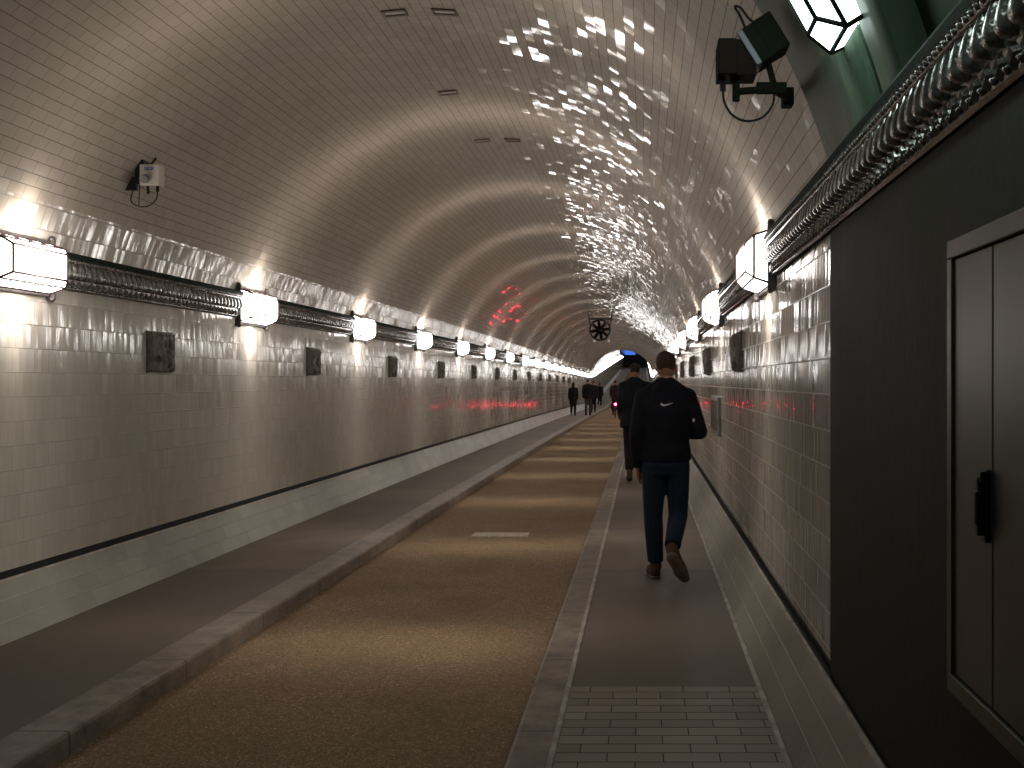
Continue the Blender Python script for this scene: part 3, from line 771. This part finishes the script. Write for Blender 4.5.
def person(label, x, y, H, c, yaw=0.0, vox=0.012, hem=0.90, wide=1.0, group=None, ground=None, hair_len=0, pose=None, hood=False, face_back=True):
    """c: colours skin, hair, top, legs, shoe.  Local +Y is the way the person walks."""
    k = H / 1.77
    P = dict(shR=(0.175, 0, 1.435), elR=(0.225, -0.03, 1.13), wrR=(0.235, 0.05, 0.88), shL=(-0.175, 0, 1.435), elL=(-0.225, -0.05, 1.13), wrL=(-0.235, -0.02, 0.87),
             hipR=(0.085, 0, 0.92), knR=(0.095, 0.10, 0.50), anR=(0.09, 0.10, 0.085), toR=(0.105, 0.27, 0.03),
             hipL=(-0.085, 0, 0.92), knL=(-0.09, 0.02, 0.50), anL=(-0.085, -0.22, 0.13), toL=(-0.10, -0.06, 0.03))
    if pose: P.update(pose)
    P = {a: Vector(b) * k for a, b in P.items()}
    g = zf(y) if ground is None else ground
    root = thing('person', label, 'person', (x, y, g), yaw, group)
    V3 = lambda a, b, cc: Vector((a, b, cc)) * k
    # ---- body: one continuous surface
    b = bmesh.new()
    loft(b, [(0, 0, 0.86 * k, 0.13 * k, 0.09 * k), (0, 0, 0.94 * k, 0.155 * k, 0.10 * k), (0, 0.005, 1.08 * k, 0.135 * k, 0.09 * k), (0, 0, 1.30 * k, 0.165 * k, 0.105 * k), (0, 0, 1.42 * k, 0.15 * k, 0.085 * k), (0, 0, 1.49 * k, 0.07 * k, 0.06 * k)])
    limb(b, [(V3(0, -0.01, 1.44), 0.062 * k), (V3(0, 0.01, 1.56), 0.056 * k)])
    # head: cranium, jaw, brow, nose, chin, ears
    hc = V3(0, 0.03, 1.665)
    ball(b, hc, 0.098 * k, 0.80, 0.98, 1.08, 20)
    ball(b, hc + V3(0, 0.03, -0.055), 0.065 * k, 0.86, 0.95, 0.85, 16)
    ball(b, hc + V3(0, 0.076, -0.088), 0.022 * k, 1.1, 0.9, 0.8)
    ball(b, hc + V3(0, 0.085, 0.018), 0.02 * k, 2.4, 0.7, 0.6)
    rod(b, hc + V3(0, 0.088, 0.008), hc + V3(0, 0.113, -0.030), 0.008 * k, 0.013 * k)
    ball(b, hc + V3(0, 0.090, -0.058), 0.012 * k, 2.0, 0.8, 0.7)
    for s in (-1, 1): ball(b, hc + V3(s * 0.080, -0.002, -0.015), 0.030 * k, 0.32, 0.62, 1.0)
    for s, A in ((1, 'R'), (-1, 'L')):
        sh, el, wr = P['sh' + A], P['el' + A], P['wr' + A]
        limb(b, [(sh, 0.052 * k), (lerp(sh, el, .5), 0.046 * k), (el, 0.037 * k), (lerp(el, wr, .35), 0.037 * k), (wr, 0.025 * k)])
        hand(b, wr, (wr - el), s, Vector((-s, 0.25, 0)), k, 0.55)
        hp, kn, an, to = P['hip' + A], P['kn' + A], P['an' + A], P['to' + A]
        limb(b, [(hp, 0.085 * k), (lerp(hp, kn, .5), 0.070 * k), (kn, 0.050 * k), (lerp(kn, an, .35), 0.050 * k), (an, 0.035 * k)])
        rod(b, an, to, 0.035 * k, 0.026 * k, 10)
    body = skin_mesh('body', b, c['skin'], root, vox * 0.75, 2)
    # eyes
    b = bmesh.new()
    for s in (-1, 1): ball(b, hc + V3(s * 0.031, 0.082, 0.002), 0.012 * k, seg=10)
    obj('eyes', b, M['white_box'], root, True)
    # ---- hair
    b = bmesh.new()
    ball(b, hc + V3(0, -0.008, 0.030), 0.099 * k, 0.82, 0.97, 0.93, 20)
    if hair_len: ball(b, hc + V3(0, -0.045, -0.06), 0.085 * k, 0.95, 0.6, 1.3 + hair_len, 16)
    else:
        ball(b, hc + V3(0, -0.034, -0.002), 0.074 * k, 1.0, 0.85, 0.80, 16)
    hair = skin_mesh('hair', b, c['hair'], root, vox * 0.8, 2)
    # ---- trousers
    b = bmesh.new()
    loft(b, [(0, -0.01, 0.82 * k, 0.15 * k * wide, 0.105 * k), (0, -0.015, 0.90 * k, 0.178 * k * wide, 0.125 * k), (0, 0, 1.0 * k, 0.17 * k * wide, 0.12 * k)])
    for s, A in ((1, 'R'), (-1, 'L')):
        hp, kn, an = P['hip' + A], P['kn' + A], P['an' + A]
        e = an + (kn - an).normalized() * 0.03 * k
        limb(b, [(hp + V3(0, 0, -0.02), 0.101 * k), (lerp(hp, kn, .5), 0.092 * k), (kn, 0.076 * k), (lerp(kn, an, .3), 0.075 * k), (lerp(kn, an, .75), 0.066 * k)])
        rod(b, lerp(kn, an, .75), e, 0.066 * k, 0.064 * k, 14)
    skin_mesh('trousers', b, c['legs'], root, vox, 3)
    # ---- top
    b = bmesh.new()
    W = wide
    secs = [(0, 0, hem * k, 0.188 * k * W, 0.145 * k * W), (0, 0, (hem + 0.05) * k, 0.194 * k * W, 0.15 * k * W)]
    if hem < 0.8: secs += [(0, 0, 0.92 * k, 0.20 * k * W, 0.15 * k * W)]
    secs += [(0, 0, 1.08 * k, 0.178 * k * W, 0.132 * k * W), (0, 0, 1.22 * k, 0.196 * k * W, 0.145 * k * W), (0, -0.005, 1.33 * k, 0.215 * k * W, 0.145 * k * W), (0, 0, 1.41 * k, 0.19 * k * W, 0.125 * k * W),
             (0, 0, 1.475 * k, 0.15 * k * W, 0.10 * k * W), (0, 0.0, 1.52 * k, 0.088 * k, 0.085 * k), (0, 0.0, 1.565 * k, 0.076 * k, 0.078 * k)]
    loft(b, secs, 24)
    for s, A in ((1, 'R'), (-1, 'L')):
        sh, el, wr = P['sh' + A], P['el' + A], P['wr' + A]
        limb(b, [(sh, 0.075 * k * W), (lerp(sh, el, .5), 0.070 * k * W), (el, 0.060 * k * W), (lerp(el, wr, .5), 0.054 * k * W), (lerp(el, wr, .92), 0.045 * k * W)], 14)
    if hood:
        ball(b, V3(0, -0.075, 1.465), 0.10 * k, 1.15, 0.55, 0.75, 18); ball(b, V3(0, -0.095, 1.41), 0.085 * k, 1.3, 0.45, 1.0, 16)
        for s in (-1, 1): limb(b, [(V3(s * 0.03, -0.02, 1.52), 0.06 * k), (V3(s * 0.13, -0.01, 1.45), 0.06 * k)])
        for s in (-1, 1): limb(b, [(V3(0, -0.075, 1.52), 0.032 * k), (V3(s * 0.06, -0.04, 1.53), 0.032 * k), (V3(s * 0.065, 0.05, 1.50), 0.03 * k)])
    top = skin_mesh('jacket', b, c['top'], root, vox, 3)
    # ---- shoes
    for s, A in ((1, 'R'), (-1, 'L')):
        an, to = P['an' + A], P['to' + A]
        d = (to - an); fl = (to - an); 
        up = Vector((0, 0, 1)) if abs(d.normalized().z) < 0.85 else Vector((0, -1, 0))
        foot = Vector((d.x, d.y, 0)); 
        heel_low = an + Vector((0, 0, -0.055 * k)) - foot.normalized() * 0.035 * k if foot.length > 0.1 * k else an + V3(0, -0.04, 0)
        if 'heel' + A in P: heel_low = P['heel' + A]
        ball_ = lerp(heel_low, to, .68)
        b = bmesh.new()
        limb(b, [(heel_low + Vector((0, 0, 0.018 * k)), 0.040 * k), (an, 0.050 * k)])
        limb(b, [(heel_low, 0.042 * k), (lerp(heel_low, to, .35) + Vector((0, 0, .012 * k)), 0.047 * k), (ball_, 0.052 * k), (to, 0.038 * k)])
        limb(b, [(an, 0.046 * k), (lerp(an, ball_, .5), 0.044 * k), (ball_, 0.038 * k)])
        sh = skin_mesh('shoe', b, c['shoe'], root, vox * 0.8, 2)
        # clip what would sink under the ground and lay a sole along the bottom
        axis = (to - heel_low).normalized(); nrm = axis.cross(Vector((1, 0, 0)));
        if nrm.z > 0: nrm = -nrm
        b = bmesh.new()
        limb(b, [(heel_low + nrm * 0.030 * k, 0.047 * k), (lerp(heel_low, to, .4) + nrm * 0.030 * k, 0.046 * k), (ball_ + nrm * 0.030 * k, 0.056 * k), (to + nrm * 0.024 * k, 0.042 * k)])
        for v in b.verts:
            q = v.co - (heel_low + nrm * 0.030 * k); hgt = q.dot(nrm); v.co -= nrm * (hgt * 0.70)
        sl = skin_mesh('sole', b, c['sole'], sh, vox * 0.6, 1)
        floor_ = 0.0
        for ob in (sh, sl):
            for v in ob.data.vertices:
                if v.co.z < 0.001: v.co.z = 0.001
    return root, top, hair, body

def cloth(name, col, rough=0.85, var=0.2, scale=14):
    return simple(name, col, rough, var=var, scale=scale, bump=0.35, spec=0.25)
SK = simple('skin', (0.30, 0.135, 0.085), 0.5, var=0.08)
HB = cloth('brown_hair', (0.045, 0.022, 0.012), 0.7, 0.4, 60)
HD = cloth('dark_hair', (0.012, 0.009, 0.008), 0.7, 0.4, 60)
NAVY = cloth('navy_fleece', (0.0035, 0.0042, 0.0085))
JEAN = cloth('blue_denim', (0.008, 0.016, 0.032))
BROWN = cloth('brown_suede', (0.075, 0.035, 0.018))
TAN = cloth('tan_sole', (0.16, 0.11, 0.075))
BLK = cloth('black_cloth', (0.008, 0.007, 0.010))
PUFF = cloth('midnight_blue_padding', (0.004, 0.005, 0.009))
GREYT = cloth('grey_trousers', (0.075, 0.065, 0.05))
WHT = cloth('pale_sole', (0.35, 0.30, 0.26))

mx, my = 0.178, 7.80
main, jk, hr, bd = person('man in dark hooded jacket, blue jeans and brown shoes walking away on the right walkway', mx, my, 1.77,
    dict(skin=SK, hair=HB, top=NAVY, legs=JEAN, shoe=BROWN, sole=TAN), hood=True, vox=0.010, hem=0.925, wide=1.03,
    pose=dict(shR=(0.165, -0.01, 1.42), elR=(0.262, -0.05, 1.155), wrR=(0.155, 0.17, 1.13),
              shL=(-0.170, 0.0, 1.42), elL=(-0.228, -0.03, 1.13), wrL=(-0.225, 0.05, 0.885),
              hipL=(-0.088, 0, 0.92), knL=(-0.098, 0.06, 0.49), anL=(-0.078, 0.08, 0.095), toL=(-0.115, 0.26, 0.036), heelL=(-0.080, 0.035, 0.042),
              hipR=(0.088, 0, 0.92), knR=(0.098, 0.03, 0.50), anR=(0.040, -0.27, 0.285), toR=(0.135, -0.25, 0.075), heelR=(0.038, -0.325, 0.245)))
# small white tick on the back of the jacket
bm_ = bmesh.new(); bm_.from_mesh(jk.data); bvh = BVHTree.FromBMesh(bm_); 
sw = [(-0.052, 0.006), (-0.050, -0.012), (-0.040, -0.020), (-0.026, -0.019), (0.0, -0.010), (0.048, 0.010), (0.0, -0.001), (-0.022, -0.006), (-0.034, -0.005), (-0.040, 0.0), (-0.040, 0.008), (-0.046, 0.014)]
b = bmesh.new(); a_, b_ = [], []
up_ = [(-0.050, 0.012), (-0.040, 0.002), (-0.030, -0.005), (-0.015, -0.0045), (0.005, -0.0005), (0.025, 0.005), (0.048, 0.0115)]
lo_ = [(-0.054, -0.004), (-0.046, -0.019), (-0.033, -0.023), (-0.018, -0.0205), (0.003, -0.0125), (0.024, -0.002), (0.049, 0.0105)]
prev = None
for u_, l_ in zip(up_, lo_):
    q = []
    for (px, pz) in (u_, l_):
        hit = bvh.ray_cast(Vector((0.008 + px * 0.95, -0.6, 1.372 + pz * 0.75)), Vector((0, 1, 0)))[0]
        q.append((b.verts.new(hit + Vector((0, -0.0025, 0))), b.verts.new(hit + Vector((0, 0.004, 0)))))
    if prev:
        b.faces.new((prev[0][0], prev[1][0], q[1][0], q[0][0])); b.faces.new((prev[0][0], q[0][0], q[0][1], prev[0][1])); b.faces.new((prev[1][0], prev[1][1], q[1][1], q[1][0]))
    prev = q
lg = obj('emblem', b, simple('white_print', (0.62, 0.60, 0.60), 0.6), jk)
hit = bvh.ray_cast(Vector((0.212, -0.6, 1.245)), Vector((0, 1, 0)))[0]
if hit is None: hit = Vector((0.21, -0.08, 1.245))
b = bmesh.new(); ball(b, hit, 0.010, 1, 0.5, 1.4); obj('sleeve_dot', b, lg.data.materials[0], jk, True)  # small pale dot where the right sleeve meets the side of the jacket
bm_.free()

person('large person in bulky dark blue coat walking ahead of the man in jeans', -0.13, 15.6, 1.82,
    dict(skin=SK, hair=HD, top=PUFF, legs=BLK, shoe=BROWN, sole=TAN), vox=0.018, hem=0.80, wide=1.18, hood=True,
    pose=dict(shR=(0.19, 0, 1.42), elR=(0.26, -0.03, 1.13), wrR=(0.25, 0.06, 0.92), shL=(-0.17, 0, 1.42), elL=(-0.205, -0.02, 1.13), wrL=(-0.205, 0.10, 0.95),
              anL=(-0.075, -0.15, 0.15), toL=(-0.085, -0.02, 0.04), knL=(-0.09, 0.03, 0.5)))
G = 'walkers on the left walkway'
person('person in long dark coat alone on the left walkway, nearest the left wall', -3.42, 49.0, 1.62, dict(skin=SK, hair=HD, top=BLK, legs=BLK, shoe=GREYT, sole=WHT), vox=0.03, hem=0.62, wide=1.05, group=G, hair_len=0.3)
person('broad person in dark jacket and grey trousers on the left walkway near the kerb', -2.72, 49.5, 1.79, dict(skin=SK, hair=HB, top=BLK, legs=GREYT, shoe=BLK, sole=BLK), vox=0.03, hem=0.84, wide=1.22, group=G)
person('person in black half hidden behind the broad walker in grey trousers', -2.78, 56.0, 1.75, dict(skin=SK, hair=HB, top=BLK, legs=BLK, shoe=BLK, sole=BLK), vox=0.035, hem=0.75, wide=1.2, group=G)
person('farthest walker in black on the left walkway, just right of the group', -3.16, 73.0, 1.72, dict(skin=SK, hair=HD, top=BLK, legs=BLK, shoe=WHT, sole=WHT), vox=0.04, hem=0.78, wide=1.25, group=G)

# ------------------------------------------------------------------ cyclist far ahead with a red tail light
cy = 49.0; cg = ROAD + zf(cy); cxx = -1.36
person('cyclist in dark clothes seen far ahead behind the person in the bulky coat', cxx, cy, 1.72,
    dict(skin=SK, hair=HD, top=BLK, legs=BLK, shoe=BLK, sole=BLK), vox=0.03, hem=0.90, wide=1.1, ground=cg + 0.10,
    pose=dict(hipR=(0.085, -0.02, 0.92), knR=(0.11, 0.34, 0.72), anR=(0.11, 0.18, 0.36), toR=(0.115, 0.32, 0.30), hipL=(-0.085, -0.02, 0.92), knL=(-0.11, 0.20, 0.55), anL=(-0.11, 0.10, 0.14), toL=(-0.115, 0.24, 0.09),
              elR=(0.24, 0.22, 1.20), wrR=(0.24, 0.42, 1.02), elL=(-0.24, 0.22, 1.20), wrL=(-0.24, 0.42, 1.02)))
bk = thing('bicycle', 'dark bicycle with a glowing red tail light far ahead in the carriageway', 'bicycle', (cxx, cy, cg))
for yy, nm in ((-0.48, 'wheel'), (0.60, 'wheel')):
    b = bmesh.new(); ringtube(b, 0.31, 0.345, yy - 0.0, yy + 0.03, 36)
    for v in b.verts: v.co = Vector((v.co.y - yy - 0.015, v.co.x + yy, v.co.z + 0.347))
    for q in range(12):
        a = math.pi * q / 12 * 2; rod(b, (0, yy, 0.347), (0, yy + 0.315 * math.cos(a), 0.347 + 0.315 * math.sin(a)), 0.0045, seg=4)
    rod(b, (-0.05, yy, 0.347), (0.05, yy, 0.347), 0.02); obj(nm, b, M['black'], bk)
b = bmesh.new()
for p, q in (((0, -0.48, .347), (0, -0.02, .30)), ((0, -0.48, .347), (0, -0.14, .80)), ((0, -0.02, .30), (0, -0.17, .92)), ((0, -0.02, .30), (0, .42, .78)), ((0, -0.14, .80), (0, .42, .84)), ((0, .40, .95), (0, .60, .347))):
    rod(b, p, q, 0.018)
obj('frame', b, M['black'], bk)
b = bmesh.new(); ball(b, (0, -0.18, 0.945), 0.06, 1.0, 1.8, 0.45); obj('saddle', b, M['black'], bk)
b = bmesh.new(); tube(b, spline([(-0.27, .36, 1.0), (-0.12, .40, 1.02), (0.12, .40, 1.02), (0.27, .36, 1.0)], 4), 0.015); obj('handlebar', b, M['black'], bk)
b = bmesh.new(); box(b, -0.19, 0.19, -0.62, -0.30, 0.42, 0.72, 0.04); obj('pannier', b, M['black'], bk)
b = bmesh.new(); ball(b, (0.03, -0.66, 0.68), 0.055, 1, .5, 1, 14); obj('tail_light', b, emit('red_tail_light', (1.0, 0.01, 0.04), 130), bk)
